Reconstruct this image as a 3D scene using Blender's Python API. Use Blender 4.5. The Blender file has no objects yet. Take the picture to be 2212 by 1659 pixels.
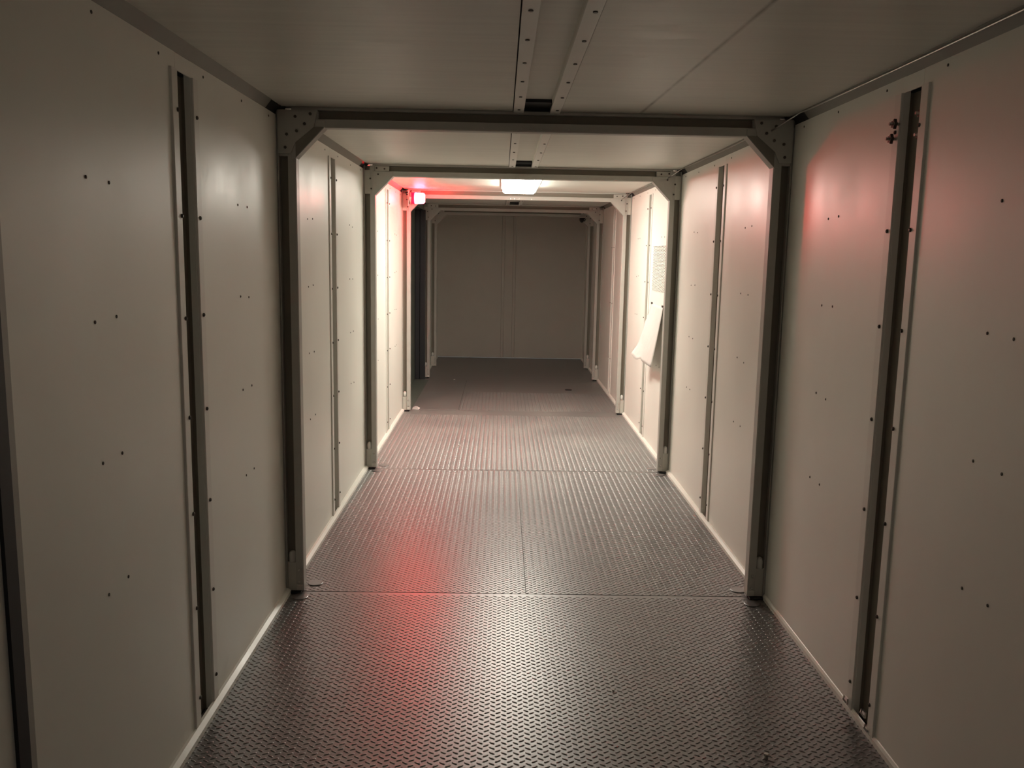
import bpy, bmesh, math, random
from mathutils import Matrix, Vector
random.seed(7)
S = bpy.context.scene
C = S.collection

# ------------------------------------------------------------------ camera
F_PX, PITCH, YAW, ROLL = 1860.35, -0.1493, -0.0143, -0.0186
cam = bpy.data.cameras.new('camera'); co = bpy.data.objects.new('camera', cam); C.objects.link(co)
cam.sensor_width = 36; cam.lens = F_PX / 2212 * 36; cam.clip_start = .02
Rz = Matrix.Rotation(YAW, 3, 'Z'); Rx = Matrix.Rotation(PITCH, 3, 'X'); Ry = Matrix.Rotation(ROLL, 3, 'Y')
R = Rz @ Rx @ Ry
M = Matrix((R.col[0], R.col[2], -R.col[1])).transposed().to_4x4()
M.translation = (-0.1403, 0, 1.5898)
co.matrix_world = M
S.camera = co
# ------------------------------------------------------------------ world, exposure
w = bpy.data.worlds.new('world'); S.world = w; w.use_nodes = True
w.node_tree.nodes['Background'].inputs[0].default_value = (1.0, .93, .84, 1)
w.node_tree.nodes['Background'].inputs[1].default_value = 0.09
S.view_settings.view_transform = 'Standard'; S.view_settings.look = 'None'
S.view_settings.gamma = 1; S.view_settings.use_curve_mapping = False
S.view_settings.exposure = 0.16
LAMP_STRENGTH = 40.0
BEACON_CORE = 330.0
S.cycles.max_bounces = 12; S.cycles.diffuse_bounces = 8; S.cycles.glossy_bounces = 6
S.cycles.sample_clamp_indirect = 6.0
S.cycles.use_denoising = True

# ------------------------------------------------------------------ materials
def mat(name, col, rough=.5, metal=0., spec=.5, noise=0., nscale=8., bump=0., bscale=4., stretch=(1, 1, 1), rvar=0., coat=0.):
    m = bpy.data.materials.new(name); m.use_nodes = True
    nt = m.node_tree; N = nt.nodes; L = nt.links; b = N['Principled BSDF']
    b.inputs['Base Color'].default_value = (*col, 1); b.inputs['Roughness'].default_value = rough
    b.inputs['Metallic'].default_value = metal; b.inputs['Specular IOR Level'].default_value = spec
    b.inputs['Coat Weight'].default_value = coat; b.inputs['Coat Roughness'].default_value = .25
    tc = N.new('ShaderNodeTexCoord'); mp = N.new('ShaderNodeMapping'); mp.inputs['Scale'].default_value = stretch
    L.new(tc.outputs['Object'], mp.inputs['Vector'])
    if noise:
        n = N.new('ShaderNodeTexNoise'); n.inputs['Scale'].default_value = nscale; n.inputs['Detail'].default_value = 6
        n.inputs['Roughness'].default_value = .62
        L.new(mp.outputs[0], n.inputs['Vector'])
        mx = N.new('ShaderNodeMix'); mx.data_type = 'RGBA'
        mx.inputs['A'].default_value = (*[c * (1 - noise) for c in col], 1)
        mx.inputs['B'].default_value = (*[min(1, c * (1 + noise)) for c in col], 1)
        L.new(n.outputs['Fac'], mx.inputs['Factor']); L.new(mx.outputs['Result'], b.inputs['Base Color'])
        if rvar:
            mr = N.new('ShaderNodeMapRange'); mr.inputs['From Min'].default_value = .3; mr.inputs['From Max'].default_value = .7
            mr.inputs['To Min'].default_value = rough - rvar; mr.inputs['To Max'].default_value = rough + rvar
            L.new(n.outputs['Fac'], mr.inputs['Value']); L.new(mr.outputs[0], b.inputs['Roughness'])
    if bump:
        n2 = N.new('ShaderNodeTexNoise'); n2.inputs['Scale'].default_value = bscale; n2.inputs['Detail'].default_value = 2
        L.new(mp.outputs[0], n2.inputs['Vector'])
        bp = N.new('ShaderNodeBump'); bp.inputs['Strength'].default_value = 1; bp.inputs['Distance'].default_value = bump
        L.new(n2.outputs['Fac'], bp.inputs['Height']); L.new(bp.outputs[0], b.inputs['Normal'])
    return m

WALL = mat('cream_painted_sheet', (.85, .85, .79), .385, spec=.85, noise=.05, nscale=3, bump=.004, bscale=1.3, rvar=.05, stretch=(1, 1, .6))
CEIL = mat('cream_ceiling_sheet', (.70, .695, .635), .42, noise=.17, nscale=3, stretch=(.5, 9, 1), bump=.003, bscale=1.2, rvar=.05)
FRAME = mat('grey_frame_paint', (.46, .455, .42), .45, noise=.10, nscale=14, rvar=.06)
HAT = mat('grey_channel_paint', (.56, .55, .50), .42, noise=.08, nscale=10)
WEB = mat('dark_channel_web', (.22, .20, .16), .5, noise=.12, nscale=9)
RAIL = mat('dark_rail_gusset_shade', (.22, .21, .18), .5, noise=.1, nscale=9)  # grey darkened for the shade of corner rails and gusset underside
FLANGE = mat('pale_flange', (.80, .79, .74), .38, noise=.05, nscale=10)
GREEN = mat('green_grey_paint', (.13, .16, .135), .45, noise=.15, nscale=6)
DARK = mat('black_rubber_and_shade', (.012, .012, .013), .55)  # black rubber and outer skins; also fills shaded holes and gaps
SLATE = mat('slate_black_metal', (.03, .033, .038), .4)
BOLT = mat('dark_bolt_steel', (.09, .08, .07), .45, metal=.6)
STEEL = mat('bright_steel', (.55, .53, .5), .3, metal=1.)
WHITEP = mat('white_plastic', (.75, .74, .70), .5, noise=.05, nscale=30)
HOUS = mat('white_lamp_housing', (.7, .69, .66), .5)
PAPER = mat('white_sheet', (.62, .61, .585), .6, noise=.04, nscale=20, bump=.004, bscale=14)
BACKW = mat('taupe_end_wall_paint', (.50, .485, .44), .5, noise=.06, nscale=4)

# ceiling: add a long dark scuff line and stray dirt streaks to the ceiling sheet
def add_ceiling_line(m):
    nt = m.node_tree; N = nt.nodes; L = nt.links; b = N['Principled BSDF']
    src = b.inputs['Base Color'].links[0].from_socket
    tc = N.new('ShaderNodeTexCoord'); sp = N.new('ShaderNodeSeparateXYZ'); L.new(tc.outputs['Object'], sp.inputs[0])
    def ma(op, a, bb, c=None):
        n = N.new('ShaderNodeMath'); n.operation = op
        for i, v in enumerate((a, bb, c)):
            if v is None: continue
            if isinstance(v, (int, float)): n.inputs[i].default_value = v
            else: L.new(v, n.inputs[i])
        return n.outputs[0]
    xl = ma('MULTIPLY_ADD', sp.outputs[1], -.032, .572)
    d = ma('ABSOLUTE', ma('SUBTRACT', sp.outputs[0], xl), 0.)
    k = ma('SUBTRACT', 1., ma('SMOOTH_MIN', ma('DIVIDE', d, .011), 1., .2)); k = ma('MAXIMUM', k, 0.)
    n = N.new('ShaderNodeTexNoise'); n.inputs['Scale'].default_value = 9; L.new(tc.outputs['Object'], n.inputs['Vector'])
    k = ma('MULTIPLY', k, ma('MULTIPLY', n.outputs['Fac'], 1.3))
    k = ma('MULTIPLY', k, ma('LESS_THAN', sp.outputs[1], 3.9))
    k = ma('MULTIPLY', k, ma('GREATER_THAN', sp.outputs[1], 1.6))
    mx = N.new('ShaderNodeMix'); mx.data_type = 'RGBA'; L.new(k, mx.inputs['Factor']); L.new(src, mx.inputs['A'])
    mx.inputs['B'].default_value = (.14, .13, .10, 1); L.new(mx.outputs['Result'], b.inputs['Base Color'])
add_ceiling_line(CEIL)

def floor_mat():
    m = bpy.data.materials.new('dark_tread_rubber'); m.use_nodes = True
    nt = m.node_tree; N = nt.nodes; L = nt.links; b = N['Principled BSDF']
    b.inputs['Specular IOR Level'].default_value = 1.0; b.inputs['IOR'].default_value = 1.75
    tc = N.new('ShaderNodeTexCoord'); sp = N.new('ShaderNodeSeparateXYZ'); L.new(tc.outputs['Object'], sp.inputs[0])
    big = N.new('ShaderNodeTexNoise'); big.inputs['Scale'].default_value = 1.6; big.inputs['Detail'].default_value = 5
    fine = N.new('ShaderNodeTexNoise'); fine.inputs['Scale'].default_value = 26; fine.inputs['Detail'].default_value = 8; fine.inputs['Roughness'].default_value = .75
    L.new(tc.outputs['Object'], big.inputs['Vector']); L.new(tc.outputs['Object'], fine.inputs['Vector'])
    def mr(v, a, c, d, e):
        n = N.new('ShaderNodeMapRange'); n.inputs[1].default_value = a; n.inputs[2].default_value = c
        n.inputs[3].default_value = d; n.inputs[4].default_value = e; L.new(v, n.inputs[0]); return n.outputs[0]
    def mul(a, c):
        n = N.new('ShaderNodeMath'); n.operation = 'MULTIPLY'; L.new(a, n.inputs[0])
        if isinstance(c, float): n.inputs[1].default_value = c
        else: L.new(c, n.inputs[1])
        return n.outputs[0]
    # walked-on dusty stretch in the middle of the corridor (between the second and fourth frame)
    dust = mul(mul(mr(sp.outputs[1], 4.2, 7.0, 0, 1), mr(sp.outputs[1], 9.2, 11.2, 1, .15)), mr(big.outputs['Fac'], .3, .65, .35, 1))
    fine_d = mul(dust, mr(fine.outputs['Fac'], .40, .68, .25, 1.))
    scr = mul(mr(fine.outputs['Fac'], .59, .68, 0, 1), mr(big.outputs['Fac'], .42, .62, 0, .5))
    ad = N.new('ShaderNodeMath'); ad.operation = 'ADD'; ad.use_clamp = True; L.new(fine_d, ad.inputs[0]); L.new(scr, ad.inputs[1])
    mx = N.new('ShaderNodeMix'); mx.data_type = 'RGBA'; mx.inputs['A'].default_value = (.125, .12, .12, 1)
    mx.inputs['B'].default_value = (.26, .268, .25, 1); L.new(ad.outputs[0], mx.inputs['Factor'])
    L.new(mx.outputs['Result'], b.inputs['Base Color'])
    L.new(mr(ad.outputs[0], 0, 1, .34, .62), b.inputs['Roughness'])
    bp = N.new('ShaderNodeBump'); bp.inputs['Distance'].default_value = .0006; L.new(fine.outputs['Fac'], bp.inputs['Height'])
    L.new(bp.outputs[0], b.inputs['Normal'])
    return m
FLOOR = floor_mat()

def emis(name, col, strength):
    m = bpy.data.materials.new(name); m.use_nodes = True
    b = m.node_tree.nodes['Principled BSDF']; b.inputs['Base Color'].default_value = (*col, 1)
    b.inputs['Emission Color'].default_value = (*col, 1); b.inputs['Emission Strength'].default_value = strength
    return m
LAMP = emis('lit_diffuser', (1.0, .945, .82), LAMP_STRENGTH)
REDCORE = emis('lit_red_bulb', (1.0, .009, .018), BEACON_CORE)
REDLENS = emis('red_lens_glow', (1.0, .005, .05), 1.0)

# ------------------------------------------------------------------ mesh helpers
class MB:
    def __init__(s): s.v = []; s.f = []; s.mi = []
    def add(s, vs, fs):
        o = len(s.v); s.v += [tuple(p) for p in vs]; s.f += [tuple(i + o for i in f) for f in fs]
    def box(s, x0, x1, y0, y1, z0, z1):
        x0, x1 = sorted((x0, x1)); y0, y1 = sorted((y0, y1)); z0, z1 = sorted((z0, z1))
        s.add([(x0, y0, z0), (x1, y0, z0), (x1, y1, z0), (x0, y1, z0), (x0, y0, z1), (x1, y0, z1), (x1, y1, z1), (x0, y1, z1)],
              [(0, 3, 2, 1), (4, 5, 6, 7), (0, 1, 5, 4), (1, 2, 6, 5), (2, 3, 7, 6), (3, 0, 4, 7)])
    def prism(s, pts, ax, a, b):
        """extrude a 2d polygon along axis ax (pts are the other two coordinates in xyz order)"""
        def P(p, t):
            return {0: (t, p[0], p[1]), 1: (p[0], t, p[1]), 2: (p[0], p[1], t)}[ax]
        n = len(pts); vs = [P(p, a) for p in pts] + [P(p, b) for p in pts]
        fs = [tuple(range(n))[::-1], tuple(range(n, 2 * n))] + [(i, (i + 1) % n, n + (i + 1) % n, n + i) for i in range(n)]
        s.add(vs, fs)
    def cyl(s, c, ax, r, h, n=12, r2=None, cap=True):
        r2 = r if r2 is None else r2
        def P(a, rr, t):
            u, v = rr * math.cos(a), rr * math.sin(a)
            return {0: (c[0] + t, c[1] + u, c[2] + v), 1: (c[0] + u, c[1] + t, c[2] + v), 2: (c[0] + u, c[1] + v, c[2] + t)}[ax]
        vs = [P(2 * math.pi * i / n, r, 0) for i in range(n)] + [P(2 * math.pi * i / n, r2, h) for i in range(n)]
        s.add(vs, [tuple(range(n))[::-1], tuple(range(n, 2 * n))] + [(i, (i + 1) % n, n + (i + 1) % n, n + i) for i in range(n)])
    def lathe(s, c, ax, prof, n=20):
        """prof: list of (t along axis, radius)"""
        def P(a, rr, t):
            u, v = rr * math.cos(a), rr * math.sin(a)
            return {0: (c[0] + t, c[1] + u, c[2] + v), 1: (c[0] + u, c[1] + t, c[2] + v), 2: (c[0] + u, c[1] + v, c[2] + t)}[ax]
        vs = []; fs = []
        for t, r in prof: vs += [P(2 * math.pi * i / n, max(r, 1e-4), t) for i in range(n)]
        for k in range(len(prof) - 1):
            for i in range(n): fs.append((k * n + i, k * n + (i + 1) % n, (k + 1) * n + (i + 1) % n, (k + 1) * n + i))
        fs.append(tuple(range(n))[::-1]); fs.append(tuple(range((len(prof) - 1) * n, len(prof) * n)))
        s.add(vs, fs)
    def tube(s, pts, r, n=6):
        vs = []; fs = []
        pts = [Vector(p) for p in pts]
        for k, p in enumerate(pts):
            d = (pts[min(k + 1, len(pts) - 1)] - pts[max(k - 1, 0)]).normalized()
            up = Vector((0, 0, 1)) if abs(d.z) < .9 else Vector((1, 0, 0))
            a = d.cross(up).normalized(); b = d.cross(a)
            vs += [p + r * (a * math.cos(2 * math.pi * i / n) + b * math.sin(2 * math.pi * i / n)) for i in range(n)]
        for k in range(len(pts) - 1):
            for i in range(n): fs.append((k * n + i, k * n + (i + 1) % n, (k + 1) * n + (i + 1) % n, (k + 1) * n + i))
        fs.append(tuple(range(n))[::-1]); fs.append(tuple(range((len(pts) - 1) * n, len(pts) * n)))
        s.add(vs, fs)
    def build(s, name, m, parent=None, bevel=0., smooth=False, loc=None):
        me = bpy.data.meshes.new(name); me.from_pydata(s.v, [], s.f); me.materials.append(m); me.update()
        bm = bmesh.new(); bm.from_mesh(me); bmesh.ops.recalc_face_normals(bm, faces=bm.faces); bm.to_mesh(me); bm.free()
        if smooth: me.shade_smooth()
        o = bpy.data.objects.new(name, me); C.objects.link(o)
        if parent: o.parent = parent
        if loc: o.location = loc
        if bevel:
            b = o.modifiers.new('bevel', 'BEVEL'); b.width = bevel; b.segments = 2; b.limit_method = 'ANGLE'
        return o

def tag(o, label, cat, group=None, kind=None):
    o['label'] = label; o['category'] = cat
    if group: o['group'] = group
    if kind: o['kind'] = kind
    return o
def empty(name, loc=(0, 0, 0), label='', cat='', group=None):
    o = bpy.data.objects.new(name, None); C.objects.link(o); o.location = loc; o.empty_display_size = .1
    return tag(o, label, cat, group)
def struct(name, mb, m, label=None, bevel=0.):
    o = mb.build(name, m, bevel=bevel); o['kind'] = 'structure'
    o['label'] = label or name.replace('_', ' '); o['category'] = name.split('_')[0]
    return o
def copy_tree(o, parent=None):
    c = o.copy(); C.objects.link(c)
    if parent: c.parent = parent
    for ch in list(o.children):
        copy_tree(ch, c)
    return c

# ------------------------------------------------------------------ layout numbers
Y = [1.590, 3.918, 6.282, 8.646, 11.010, 12.148]   # back plane of each portal frame
YS = -0.83                                          # where the modelled stretch starts behind the camera
YB = 13.24                                          # end wall
XW, ZC, ZT = 1.125, 2.203, 2.168                    # wall face, ceiling face, top of wall panels
MID = [2.755, 5.085, 7.49, 9.85]                    # joint channels
FD = .062                                           # depth of a portal frame

# ------------------------------------------------------------------ structure: walls
def rivets(parent, sx, ys, zs):
    for y in ys:
        for z in zs:
            mb = MB(); mb.lathe((sx * XW, y + random.uniform(-.008, .008), z + random.uniform(-.006, .006)), 0, [(0, .0048), (-sx * .0015, .0045), (-sx * .0025, .002)], 8)
            mb.build('rivet', BOLT, parent, smooth=True)
ZR = [.72, 1.062, 1.41, 1.752]
segs = [(YS, .34), (.44, Y[0] - FD), (Y[0], MID[0] - .062), (MID[0] + .062, Y[1] - FD), (Y[1], MID[1] - .062), (MID[1] + .062, Y[2] - FD),
        (Y[2], MID[2] - .062), (MID[2] + .062, Y[3] - FD), (Y[3], MID[3] - .062), (MID[3] + .062, Y[4] - FD), (Y[4], Y[5] - FD), (Y[5], YB)]
names = ['behind the camera', 'beside the camera', 'nearest panel before the first channel', 'panel between first channel and first frame',
         'panel just past the first frame', 'panel before the second frame', 'panel just past the second frame', 'panel before the third frame',
         'panel just past the third frame', 'panel before the fourth frame', 'narrow panel past the fourth frame', 'last panel at the dark end']
for sx, side in ((-1, 'left'), (1, 'right')):
    for i, (a, b) in enumerate(segs):
        if side == 'left' and i in (8, 9): continue      # recessed side doorway
        mb = MB(); mb.box(sx * XW, sx * (XW + .02), a, b, .005, ZT)
        o = struct('wall_' + side, mb, WALL, 'cream sheet metal wall on the %s, %s' % (side, names[i]))
        if 2 <= i <= 7:
            ys = [a + .51, a + .63] if i % 2 == 0 else [b - .575, b - .465]
            rivets(o, sx, ys, ZR)
            rivets(o, sx, [a + (b - a) * .12, a + (b - a) * .52, b - (b - a) * .12], [2.142])
# recessed doorway on the left between third and fourth frame
mb = MB(); mb.box(-1.225, -1.245, Y[3] - .03, 10.99, -.01, 2.2)
o = struct('door_1', mb, GREEN, 'green grey door leaf recessed in the left wall past the red beacon')
mb = MB(); mb.box(-1.225, -1.042, Y[3], 10.95, -.04, -.002)
struct('trim_41', mb, GREEN, 'green grey sill of the recessed side doorway')
mb = MB(); mb.box(-1.225, -XW, Y[3], 10.95, 2.12, 2.2)
struct('trim_42', mb, GREEN, 'lintel of the recessed side doorway')
# base boards and corner rails
bay = ['beside the camera', 'nearest bay', 'bay past the first frame', 'lamp bay', 'bay past the beacon', 'short bay', 'dark end bay']
bounds = [YS] + [q for k in range(6) for q in (Y[k] - FD, Y[k])] + [YB]
for sx, side in ((-1, 'left'), (1, 'right')):
    for k in range(0, len(bounds), 2):
        a, b = bounds[k], bounds[k + 1]
        ins = .024 if side == 'left' else (.008 if a < 3 else .022)
        if not (side == 'left' and k == 8):
            mb = MB(); mb.prism([(sx * XW, 0), (sx * (XW - ins), 0), (sx * (XW - ins), .018), (sx * (XW - ins * .35), .027), (sx * XW, .029)], 1, a, b)
            struct('baseboard_' + side, mb, WALL, 'low cream kerb strip along the %s wall foot, %s' % (side, bay[k // 2]))
            mb = MB(); mb.prism([(sx * XW, ZT), (sx * (XW + .004), ZT - .012), (sx * (XW + .03), ZT), (sx * (XW + .03), 2.235), (sx * 1.10, 2.235), (sx * 1.095, 2.206)], 1, a, b - .17 if k < 10 else b)
            if k < 10:
                m2 = MB(); m2.prism([(sx * (XW + .006), ZT + .002), (sx * (XW + .03), ZT + .002), (sx * (XW + .03), 2.235), (sx * 1.105, 2.235), (sx * 1.105, 2.212)], 1, b - .168, b)  # black plug in the rail gap, coloured for the shade inside
                struct('trim_%d' % (k // 2 + (21 if sx < 0 else 28)), m2, DARK, 'black fill shading the notch at the end of the %s corner rail, %s' % (side, bay[k // 2]))
            struct('trim_%d' % (k // 2 + (1 if sx < 0 else 8)), mb, RAIL, 'grey rail darkened for shade in the corner between %s wall and ceiling, %s' % (side, bay[k // 2]))
# ceiling panels (one per bay) either side of the middle channel
for k in range(0, len(bounds), 2):
    a, b = bounds[k], bounds[k + 1]
    for sx, side in ((-1, 'left'), (1, 'right')):
        mb = MB(); mb.box(sx * .104, sx * 1.10, a, b, ZC, ZC + .018)
        struct('ceiling', mb, CEIL, 'brushed cream ceiling panel %s of the middle channel, %s' % (side, bay[k // 2]))
# back wall
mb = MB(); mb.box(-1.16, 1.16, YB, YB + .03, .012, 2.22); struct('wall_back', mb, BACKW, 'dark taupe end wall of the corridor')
# roof cover so the bays are closed above the channels
mb = MB(); mb.box(-1.2, 1.2, YS, YB + .03, 2.245, 2.26); struct('ceiling_cover', mb, DARK, 'outer roof skin over the ceiling panels')
for sx, side in ((-1, 'left'), (1, 'right')):
    mb = MB(); mb.box(sx * 1.26, sx * 1.275, YS, YB + .03, -.03, 2.26); struct('wall_%s_outer' % side, mb, DARK, 'outer skin behind the %s wall panels' % side)

# ------------------------------------------------------------------ floor plates with raised lugs
def lugs(mb, x0, x1, y0, y1, flip=0):
    px, py = .039, .0292
    L2, W2, H = .0118, .0040, .0021
    ring = [(-L2, 0), (-L2 * .6, -W2), (L2 * .6, -W2), (L2, 0), (L2 * .6, W2), (-L2 * .6, W2)]
    top = [(x * .72, y * .35) for x, y in ring]
    ang = math.radians(33)
    V = mb.v; Fc = mb.f
    base = []
    for sg in (1, -1):
        ca, sa = math.cos(ang), math.sin(ang) * sg
        base.append([(ca * x - sa * y, sa * x + ca * y, 0) for x, y in ring] + [(ca * x - sa * y, sa * x + ca * y, H) for x, y in top])
    fr = [(i, (i + 1) % 6, 6 + (i + 1) % 6, 6 + i) for i in range(6)] + [tuple(range(6, 12))]
    nx = int((x1 - x0) / (px / 2)); x0 = x1 - nx * px / 2 if abs(x0) > .1 else x0 - .003; ny = int((y1 - y0) / py)
    for i in range(nx):
        kind = (i + flip) % 2
        for j in range(ny):
            cx = x0 + (i + .5) * px / 2; cy = y0 + (j + .3 + .5 * kind) * py
            if cy > y1 - .005: continue
            o = len(V)
            V.extend((cx + p[0], cy + p[1], p[2]) for p in base[kind])
            Fc.extend(tuple(a + o for a in f) for f in fr)
def floor_plate(x0, x1, y0, y1, lug, label, z=0.):
    mb = MB(); mb.box(x0, x1, y0, y1, -.012, 0)
    if lug: lugs(mb, x0 - .002, x1, lug[0], lug[1])
    me = bpy.data.meshes.new('floor'); me.from_pydata(mb.v, [], mb.f); me.materials.append(FLOOR); me.update()
    sm = [False] * 6 + [True] * (len(mb.f) - 6); me.polygons.foreach_set('use_smooth', sm)
    o = bpy.data.objects.new('floor', me); C.objects.link(o); o['kind'] = 'structure'; o['label'] = label; o['category'] = 'floor'
    return o
XF = 1.15; SEAM = [Yk - .028 for Yk in Y]
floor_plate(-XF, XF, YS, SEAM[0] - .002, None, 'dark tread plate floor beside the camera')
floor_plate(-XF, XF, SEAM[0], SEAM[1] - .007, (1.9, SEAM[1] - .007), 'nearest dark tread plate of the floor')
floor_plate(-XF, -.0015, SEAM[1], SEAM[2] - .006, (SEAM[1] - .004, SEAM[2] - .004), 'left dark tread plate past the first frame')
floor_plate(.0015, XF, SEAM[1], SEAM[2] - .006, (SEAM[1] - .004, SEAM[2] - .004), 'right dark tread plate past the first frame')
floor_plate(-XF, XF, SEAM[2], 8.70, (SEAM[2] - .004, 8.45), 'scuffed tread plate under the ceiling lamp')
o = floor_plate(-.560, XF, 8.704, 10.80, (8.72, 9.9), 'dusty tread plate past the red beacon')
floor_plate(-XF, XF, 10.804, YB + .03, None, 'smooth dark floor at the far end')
mb = MB(); mb.box(-1.042, -.563, 8.704, 10.80, -.010, .001)
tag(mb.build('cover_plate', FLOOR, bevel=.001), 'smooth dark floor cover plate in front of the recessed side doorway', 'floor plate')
mb = MB(); mb.box(-1.25, 1.25, YS, YB + .03, -.06, -.045); struct('floor_underside', mb, DARK, 'underside below the floor plates')

# ------------------------------------------------------------------ hat channels (wall joints)
def wall_channel(sx, y, label, z0=.0, z1=2.118, detail=True):
    e = empty('joint_channel', (sx * XW, y, 0), label, 'metal channel', 'vertical joint channels on the walls')
    h, dp, fl, w2, t = .0075, .030, .112, .064, .003
    web = [(-w2, 0), (-w2, -dp), (w2, -dp), (w2, 0), (w2 + t, 0), (w2 + t, -dp - t), (-w2 - t, -dp - t), (-w2 - t, 0)]
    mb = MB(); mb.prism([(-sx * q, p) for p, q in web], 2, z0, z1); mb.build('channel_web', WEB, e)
    for sg in (-1, 1):
        fp = [(fl * sg, -.001), (fl * sg - .001 * sg, h - .001), (fl * sg - .003 * sg, h), ((w2 + .003) * sg, h), (w2 * sg, h - .003), (w2 * sg, -.001)]
        mb = MB(); mb.prism([(-sx * q, p) for p, q in fp], 2, z0, z1); mb.build('flange', FLANGE, e)
    mb = MB(); mb.box(-sx * .0006, sx * .004, -.0635, .0635, z1, ZT - .001); mb.build('top_plate', WALL, e)
    for z in (.118, .43, .748, 1.062, 1.375, 1.687, 2.0) if detail else (.43, 1.062, 1.687):
        for dy in (-.074, .088):
            mb = MB(); mb.lathe((-sx * h, dy, z), 0, [(0, .0065), (-sx * .003, .0065), (-sx * .0055, .0035)], 8); mb.build('bolt', BOLT, e, smooth=False)
    return e
order = ['first', 'second', 'third', 'fourth']
for sx, side in ((-1, 'left'), (1, 'right')):
    for k in range(4):
        if side == 'left' and k == 3: continue
        wall_channel(sx, MID[k], 'cream vertical joint channel on the %s wall, %s from the camera' % (side, order[k]), detail=k < 3)
# channels along the ceiling middle
cname = ['nearest the camera', 'between first and second frame', 'above the ceiling lamp', 'between third and fourth frame', 'past the fourth frame', 'at the dark far end']
for k in range(6):
    a = Y[k]; b = (Y[k + 1] - FD) if k < 5 else YB
    e = empty('ceiling_channel', (0, a, ZC), 'long ceiling channel of two bolted flanges, ' + cname[k], 'metal channel', 'channels along the ceiling middle')
    h, dp = .008, .024
    pts = [(-.058, 0), (-.056, dp), (.056, dp), (.058, 0), (.061, 0), (.059, dp + .003), (-.059, dp + .003), (-.061, 0)]
    mb = MB(); mb.prism(pts, 1, 0, b - a - (.16 if k < 5 else 0)); mb.build('channel_web', CEIL, e)
    mb = MB(); mb.box(-.0575, .0575, b - a - .155, b - a - .002, .012, .030); mb.box(-.0575, .0575, b - a + .001, b - a + .02, .0005, .035); mb.build('hole_shade_block', DARK, e)  # black boxes stand for the hole's darkness and stop lamp light leaking over
    for sx in (-1, 1):
        mb = MB(); mb.box(sx * .0565, sx * .1, 0, b - a, -h, 0.003); mb.build('flange', FLANGE, e)
    n = 6 if k < 5 else 3
    for i in range(n):
        yy = (b - a) * (.3 + .66 * i / (n - 1)) if k == 0 else (b - a) * (.06 + .9 * i / (n - 1))
        for x in (-.078, .084):
            mb = MB(); mb.cyl((x, yy, -h), 2, .0065, -.003, 8); mb.build('bolt', BOLT, e)
e = empty('ceiling_channel', (0, YS, ZC), 'long ceiling channel over the camera', 'metal channel', 'channels along the ceiling middle')
mb = MB(); mb.prism([(-.1, -.005), (.1, -.005), (.1, 0), (-.1, 0)], 1, 0, Y[0] - FD - YS); mb.build('channel', CEIL, e)
# back wall joint
e = empty('end_wall_joint', (-.035, YB, .012), 'shallow double ridge joint down the middle of the dark end wall', 'metal channel')
for dx in (-.085, .085):
    mb = MB(); mb.prism([(dx - .024, 0), (dx - .018, -.012), (dx + .018, -.012), (dx + .024, 0)], 2, 0, 2.18); mb.build('ridge', BACKW, e)

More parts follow.
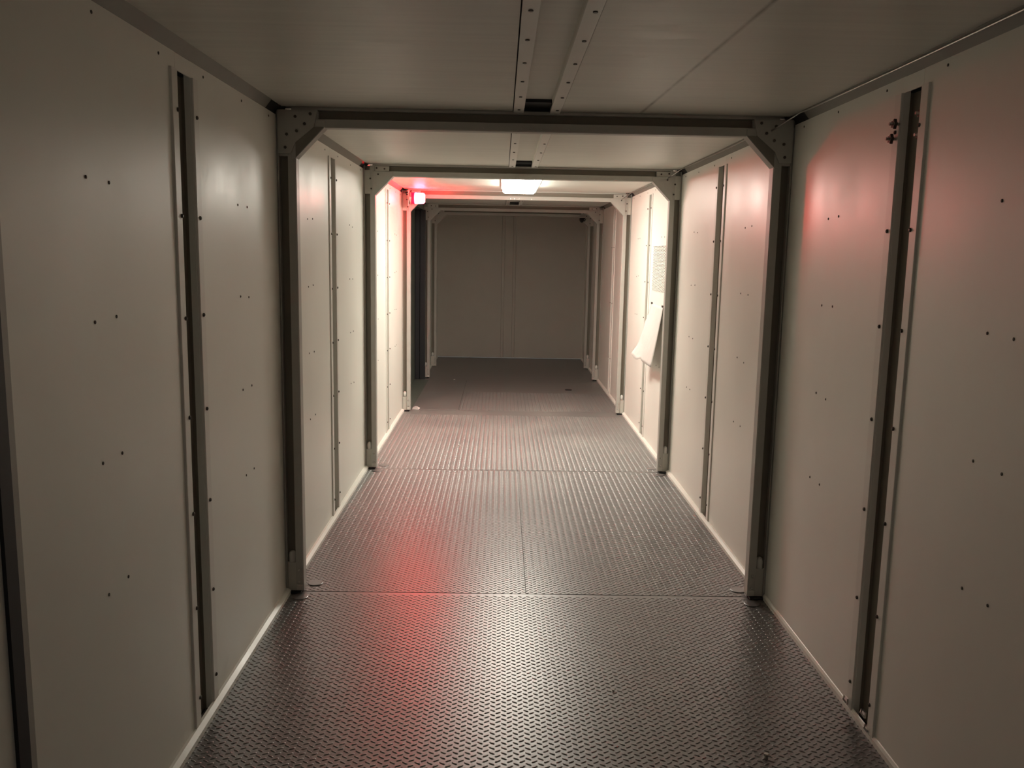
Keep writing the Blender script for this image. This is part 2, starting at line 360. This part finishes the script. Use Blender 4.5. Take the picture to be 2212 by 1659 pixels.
# ------------------------------------------------------------------ portal frames
XI, ZB = 1.042, 2.116     # inner face of posts, underside of beam
def make_frame():
    e = empty('portal_frame', (0, 0, 0), '', 'frame', 'steel portal frames across the corridor')
    y0, y1 = -FD, -.004
    for sx in (-1, 1):
        mb = MB()   # C shaped post: inner tube, recessed web, outer lip
        mb.prism([(sx * XI, y0 + .004), (sx * (XI + .004), y0), (sx * 1.077, y0), (sx * 1.077, y0 + .038), (sx * 1.117, y0 + .038), (sx * 1.117, y0 + .004), (sx * 1.1235, y0 + .004),
                  (sx * 1.1235, y1), (sx * (XI + .004), y1), (sx * XI, y1 - .003)], 2, .016, 2.19)
        mb.build('post', FRAME, e)
        mb = MB(); mb.box(sx * 1.0765, sx * 1.1165, y0 + .005, y0 + .039, 1.995, 2.16)       # corner casting in the post channel
        mb.box(sx * .944, sx * 1.0765, y0 + .005, y0 + .03, 2.152, 2.188); mb.build('corner_block', HAT, e, bevel=.002)
        mb = MB(); mb.prism([(sx * 1.06, 1.982), (sx * 1.044, 1.984), (sx * .9155, ZB + .001), (sx * .9155, ZB + .03), (sx * .96, 2.15), (sx * 1.06, 2.15)], 1, y0 - .0045, y1)
        mb.build('gusset', FRAME, e, bevel=.001)
        mb = MB(); mb.box(sx * 1.0765, sx * 1.1165, y0 + .008, y0 + .037, .012, .150)
        mb.box(sx * 1.046, sx * 1.075, y0 - .004, y0 + .01, .018, .045); mb.build('foot_block', HAT, e, bevel=.002)
        mb = MB(); mb.lathe((sx * 1.096, y0 + .022, .150), 2, [(0, .017), (.03, .0175), (.045, .014), (.053, .006)], 14); mb.build('foot_cap', WHITEP, e, smooth=True)
        for z in (.055, .115):
            mb = MB(); mb.lathe((sx * 1.062, y0, z), 1, [(0, .007), (-.003, .006), (-.005, .002)], 10); mb.build('bolt', STEEL, e)
        for x, z in ((1.068, 2.03), (1.075, 2.10), (1.02, 2.13), (.975, 2.168), (1.03, 2.172)):
            mb = MB(); mb.cyl((sx * x, y0 - .0045, z), 1, .0065, -.003, 8); mb.build('bolt', BOLT, e)
    mb = MB()   # beam, same section turned, hollow upper channel
    mb.prism([(y0 + .004, ZB), (y1 - .004, ZB), (y1, ZB + .004), (y1, 2.2025), (y0 + .004, 2.2025), (y0 + .004, 2.190), (y0 + .036, 2.190), (y0 + .036, 2.152), (y0, 2.152), (y0, ZB + .004)], 0, -1.06, 1.06)
    mb.build('beam', FRAME, e)
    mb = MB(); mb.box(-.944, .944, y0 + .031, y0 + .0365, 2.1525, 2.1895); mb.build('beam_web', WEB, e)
    for sx in (-1, 1):
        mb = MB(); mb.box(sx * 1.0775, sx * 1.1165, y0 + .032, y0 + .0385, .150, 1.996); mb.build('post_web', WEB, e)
    for x in (-.23, -.065, -.025, .02, .14):
        mb = MB(); mb.lathe((x, y0, 2.128), 1, [(0, .004), (-.002, .003)], 8); mb.build('bolt', STEEL, e)
    return e
F0 = make_frame()
flabel = ['grey steel portal frame right beside the camera, only its left post in view', 'grey steel portal frame nearest in full view, darkest, with small extra corner plates',
          'second full steel portal frame, just in front of the ceiling lamp', 'third steel portal frame, the one beside the red beacon, brightly lit',
          'fourth steel portal frame, past the recessed doorway', 'last steel portal frame, before the dark end wall']
frames = []
for k in range(6):
    o = F0 if k == 0 else copy_tree(F0)
    o.location = (0, Y[k], 0); o['label'] = flabel[k]; frames.append(o)
# extra pieces of the first full frame: small front corner plates
for sx in (-1, 1):
    mb = MB(); mb.prism([(sx * 1.115, 2.005), (sx * 1.062, 2.005), (sx * 1.041, 2.052), (sx * .960, 2.118), (sx * .944, 2.188), (sx * 1.115, 2.188)], 1, -FD - .010, -FD - .005)
    mb.build('corner_plate', FRAME, frames[1])
    for x, z in ((1.085, 2.03), (1.078, 2.085), (1.035, 2.10), (1.04, 2.16), (.975, 2.172), (1.0, 2.13)):
        mb = MB(); mb.cyl((sx * x, -FD - .010, z), 1, .0065, -.003, 8); mb.build('bolt', BOLT, frames[1])
for sx in (-1, 1):
    mb = MB(); mb.prism([(sx * 1.041, 1.990), (sx * 1.041, 2.052), (sx * .960, 2.1185), (sx * .918, 2.1185)], 1, -FD - .008, -FD - .0046)
    mb.build('gusset_shade_plate', RAIL, frames[1])  # dark sheet paints in the shaded underside of the gusset
# near frame on the left: neighbouring cream member and black strip for gap shade
mb = MB(); mb.box(-1.1235, -1.045, -.19, -FD - .006 - .004, .0, 2.19); mb.build('outer_post', WALL, frames[0])
mb = MB(); mb.box(-1.1235, -1.0375, -FD - .010, -.034, .0, 2.19); mb.build('gap_shade_strip', DARK, frames[0])
mb = MB(); mb.box(1.1235, 1.045, -.19, -FD - .010, .0, 2.19); mb.build('outer_post', WALL, frames[0])

# black seal post of the recessed doorway
mb = MB(); mb.box(-1.222, -1.165, 10.86, 10.93, .0, 2.115); mb.box(-1.160, -1.095, 10.85, 10.93, .0, 2.115)
e = tag(mb.build('seal_post', SLATE, bevel=.004), 'black slate upright post at the far side of the recessed doorway', 'post')

# ------------------------------------------------------------------ ceiling lamp
e = empty('ceiling_light', (0, 7.37, ZC - .005), 'lit rectangular white ceiling lamp between second and third frame', 'lamp')
mb = MB(); mb.box(-.156, .170, -.69, .69, -.020, 0); mb.build('housing', HOUS, e, bevel=.003)
mb = MB()
prof = [(-.144, -.020), (-.141, -.046), (-.125, -.058), (.137, -.058), (.153, -.046), (.157, -.020)]
mb.prism(prof, 1, -.67, .67); mb.build('diffuser', LAMP, e)

# ------------------------------------------------------------------ red beacon on the third frame
e = empty('warning_beacon', (-1.02, 8.47, 2.108), 'lit red warning beacon mounted sideways at the left top of the third frame', 'warning light')
mb = MB(); mb.box(-.030, -.022, -.045, .085, -.075, .075); mb.box(-.022, 0, .03, .070, -.03, .03); mb.build('bracket', FRAME, e, bevel=.002)
mb = MB(); mb.lathe((-.022, 0, 0), 0, [(0, .050), (.012, .052), (.018, .056), (.024, .056)], 24); mb.build('base', STEEL, e, smooth=True)
mb = MB(); mb.lathe((.002, 0, 0), 0, [(0, .052), (.006, .054), (.028, .054), (.030, .052)], 24); mb.build('lens', REDLENS, e, smooth=True)
def half_dome(a0, a1, n=14):
    prof = [(0, .050), (.008, .053), (.075, .051), (.090, .047), (.098, .036), (.100, .002)]
    mb = MB()
    for t, rr in prof:
        for i in range(n + 1):
            a = a0 + (a1 - a0) * i / n; mb.v.append((.032 + t, rr * math.cos(a), rr * math.sin(a)))
    for k in range(len(prof) - 1):
        for i in range(n): q = k * (n + 1) + i; mb.f.append((q, q + 1, q + n + 2, q + n + 1))
    return mb
# the lamp inside turns: the half lens facing the camera side glows, the far half is dull
half_dome(math.radians(72), math.radians(288)).build('lit_dome', REDCORE, e, smooth=True)
half_dome(math.radians(-72), math.radians(72)).build('dull_dome', REDLENS, e, smooth=True)
mb = MB(); mb.tube([(-.03, .05, .04), (-.045, .06, .06), (-.06, .07, .055), (-.055, .075, .035), (-.03, .08, .045), (-.01, .085, .08)], .006, 8); mb.build('cable', DARK, e, smooth=True)

# ------------------------------------------------------------------ slotted vent, right wall
e = empty('vent_cover', (XW, 6.96, 1.4975), 'slotted cream vent cover on the right wall above the hanging sheet', 'vent')
mb = MB(); nc, nr = 9, 34; pw, ph = .57 / nc, .365 / nr
X = -.004
for r in range(nr):
    for c in range(nc):
        off = (pw / 2 if r % 2 else 0) - pw / 4
        cy = -.285 + (c + .5) * pw; cz = -.1825 + (r + .5) * ph
        a, b = pw * .33, ph * .34
        hx = cy + off * .9
        yl, yr = cy - pw / 2 + off, cy + pw / 2 + off
        hx = (yl + yr) / 2
        outer = [(yl, cz - ph / 2), (hx, cz - ph / 2), (yr, cz - ph / 2), (yr, cz), (yr, cz + ph / 2), (hx, cz + ph / 2), (yl, cz + ph / 2), (yl, cz)]
        inner = [(hx - a * .8, cz - b * .8), (hx, cz - b), (hx + a * .8, cz - b * .8), (hx + a, cz), (hx + a * .8, cz + b * .8), (hx, cz + b), (hx - a * .8, cz + b * .8), (hx - a, cz)]
        o0 = len(mb.v); mb.v += [(X, p[0], p[1]) for p in outer] + [(X, p[0], p[1]) for p in inner] + [(X + .003, p[0], p[1]) for p in inner]
        for i in range(8):
            j = (i + 1) % 8
            mb.f.append((o0 + i, o0 + j, o0 + 8 + j, o0 + 8 + i)); mb.f.append((o0 + 8 + i, o0 + 8 + j, o0 + 16 + j, o0 + 16 + i))
me = bpy.data.meshes.new('slotted_plate'); me.from_pydata(mb.v, [], mb.f); me.materials.append(WALL); o = bpy.data.objects.new('slotted_plate', me); C.objects.link(o); o.parent = e
mb = MB(); mb.box(-.001, 0, -.285, .285, -.18, .18); mb.build('backing', BOLT, e)

# ------------------------------------------------------------------ hanging sheet, right wall
e = empty('hanging_sheet', (XW - .002, 6.975, 1.205), 'creased white sheet hanging loose from the right wall below the vent', 'sheet')
mb = MB(); nu, nv = 14, 20
def sheet(u, v):   # u 0..1 near->far, v 0..1 top->bottom
    y = -.265 + .53 * u
    out = .0 + .075 * v ** 1.1 + u * .068 * v ** 1.3 + .010 * math.sin(9 * v + 5 * u) * v * u
    z = -.474 * v + u * .03 * v + (.012 * math.sin(14 * u) * v if u > .5 else 0)
    y2 = y + (.02 * math.sin(21 * v) * u * u * v)
    return (-out - .002, y2, z)
for i in range(nu + 1):
    for j in range(nv + 1): mb.v.append(sheet(i / nu, j / nv))
for i in range(nu):
    for j in range(nv): a = i * (nv + 1) + j; mb.f.append((a, a + 1, a + nv + 2, a + nv + 1))
o = mb.build('sheet', PAPER, e, smooth=True); s = o.modifiers.new('solid', 'SOLIDIFY'); s.thickness = .0015
for y in (-.24, .24):
    mb = MB(); mb.box(-.006, .001, y - .02, y + .02, -.004, .012); mb.build('tape', BOLT, e)

# ------------------------------------------------------------------ cables along the right ceiling edge
for k, (a, b, lab) in enumerate(((Y[0] - .2, Y[1], 'nearest bay'), (Y[1], Y[2], 'second bay'), (Y[2], Y[3], 'lamp bay'))):
    pts = []
    n = 14
    for i in range(n + 1):
        t = i / n; y = a + (b - .27 - a) * t
        pts.append((1.095 + .003 * math.sin(3 * t), y, ZC - .008 - .004 * math.sin(math.pi * t)))
    pts += [(1.09, b - .22, 2.195), (1.07, b - .16, 2.178), (1.045, b - .11, 2.158), (1.02, b - .075, 2.140)]
    mb = MB(); mb.tube(pts, .0032, 6)
    tag(mb.build('wire', STEEL, smooth=True), 'thin pale wire along the right ceiling edge, %s' % lab, 'wire', 'wires along the right ceiling edge')

# ------------------------------------------------------------------ knobs and clips on the nearest right channel
kl = ['upper left of the four dark knobs on the nearest right channel', 'lower left of the four dark knobs on the nearest right channel',
      'upper right of the four dark knobs on the nearest right channel', 'lower right of the four dark knobs on the nearest right channel']
def knob(p, lab):
    e = empty('star_knob', p, lab, 'knob', 'dark knobs on the nearest right channel')
    mb = MB(); n = 10; pts = []
    for i in range(n):
        r = .017 if i % 2 else .011
        pts.append((r * math.cos(2 * math.pi * i / n), r * math.sin(2 * math.pi * i / n)))
    mb.prism(pts, 0, -.020, -.010); mb.build('head', BOLT, e, bevel=.001)
    mb = MB(); mb.cyl((-.032, 0, 0), 0, .005, .034, 8); mb.build('stud', STEEL, e)
for p, l in zip([(1.118, 2.823, 2.023), (1.118, 2.84, 1.979), (1.148, 2.712, 2.040), (1.148, 2.708, 1.975)], kl): knob(p, l)
for p, l in (((1.112, 2.845, .045), 'bent steel clip at the foot of the nearest right channel, left one'), ((1.128, 2.735, .055), 'bent steel clip at the foot of the nearest right channel, upper right one'),
             ((1.128, 2.70, .02), 'bent steel clip at the foot of the nearest right channel, lowest one')):
    mb = MB(); mb.tube([(0, .02, .0), (-.008, .01, .012), (-.012, 0, .016), (-.02, -.012, .012), (-.012, -.022, .002)], .0035, 6); mb.box(-.006, .0, -.012, .012, -.01, .012)
    tag(mb.build('clip', STEEL, loc=p), l, 'clip', 'clips at the foot of the nearest right channel')

# ------------------------------------------------------------------ round cover tabs at the frame feet
for x, y, l in ((-1.05, 3.815, 'round steel disc on the floor before the left foot of the nearest full frame'), (-1.015, 3.985, 'round steel disc on the floor behind the left foot of the nearest full frame'),
                (1.05, 3.80, 'round steel disc on the floor before the right foot of the nearest full frame'), (1.03, 3.965, 'round steel disc on the floor behind the right foot of the nearest full frame'),
                (-1.03, 6.165, 'round steel disc before the left foot of the second full frame'), (1.045, 6.165, 'round steel disc before the right foot of the second full frame'),
                (-1.005, 6.34, 'round steel disc behind the left foot of the second full frame'), (1.02, 6.35, 'round steel disc behind the right foot of the second full frame')):
    mb = MB(); mb.lathe((0, 0, 0), 2, [(0, .036), (.004, .037), (.0055, .034)], 24)
    tag(mb.build('floor_disc', FLOOR, loc=(x, y, .0)), l, 'disc', 'round discs at the frame feet')
# dark grommets where the posts meet the floor
for k in (1, 2, 3, 4):
    for sx, side in ((-1, 'left'), (1, 'right')):
        mb = MB(); mb.box(-.032, .032, -.038, .036, 0, .011)
        tag(mb.build('rubber_pad', DARK, bevel=.003, loc=(sx * 1.086, Y[k] - .033, .0)), 'black rubber pad under the %s post of the %s full frame' % (side, order[k - 1]), 'pad', 'pads under the frame posts')

# ------------------------------------------------------------------ small things
mb = MB(); mb.lathe((0, 0, 0), 2, [(0, .006), (.012, .006), (.013, .009), (.018, .009), (.020, .006)], 6)
tag(mb.build('hex_bolt', STEEL, loc=(.736, 2.549, .0)), 'small shiny loose bolt standing on the nearest floor plate', 'bolt')
mb = MB(); mb.add([(-.035, 0, 0), (.03, -.02, 0), (.045, .015, .012), (0, .03, .03), (-.03, .02, .018), (.02, .0, .03)], [(0, 1, 5), (1, 2, 5), (2, 3, 5), (3, 4, 5), (4, 0, 5), (0, 4, 3, 2, 1)])
tag(mb.build('paper_scrap', PAPER, loc=(-1.0, 8.715, .0)), 'crumpled pale scrap on the floor at the left foot of the third frame', 'scrap')
mb = MB(); mb.prism([(-.035, -.02), (.03, -.03), (.04, .01), (.0, .035), (-.04, .02)], 2, 0, .008)
tag(mb.build('rubber_scrap', DARK, loc=(.68, 10.144, .0)), 'small black scrap on the floor to the right past the third frame', 'scrap')
for x, y, r, l in ((-.471, 7.048, .012, 'largest white chip on the scuffed floor left of the middle'), (-.053, 6.99, .007, 'tiny white chip in the middle of the scuffed floor'),
                   (.298, 2.976, .005, 'tiny pale chip on the nearest floor plate'), (-.18, 7.15, .006, 'tiny white chip on the scuffed floor between the others'), (-.72, 10.86, .012, 'pale chip on the floor by the fourth frame')):
    mb = MB(); mb.prism([(-r, -r * .6), (r * .8, -r), (r, r * .4), (-r * .3, r)], 2, 0, .004)
    tag(mb.build('chip', WHITEP, loc=(x, y, .002)), l, 'chip', 'pale chips on the floor')
e = empty('sensor', (.95, 12.04, 2.114), 'small black dome sensor hanging at the right end of the last frame beam', 'sensor')
mb = MB(); mb.box(-.05, .05, -.03, .03, -.012, .0); mb.build('bracket', FRAME, e)
mb = MB(); mb.lathe((0, 0, -.012), 2, [(0, .032), (-.03, .032), (-.05, .024), (-.062, .008)], 16); mb.build('dome', DARK, e, smooth=True)
mb = MB(); mb.tube([(.03, 0, -.006), (.05, 0, -.03), (.045, 0, -.05), (.03, 0, -.045)], .006, 6); mb.build('cable', DARK, e, smooth=True)
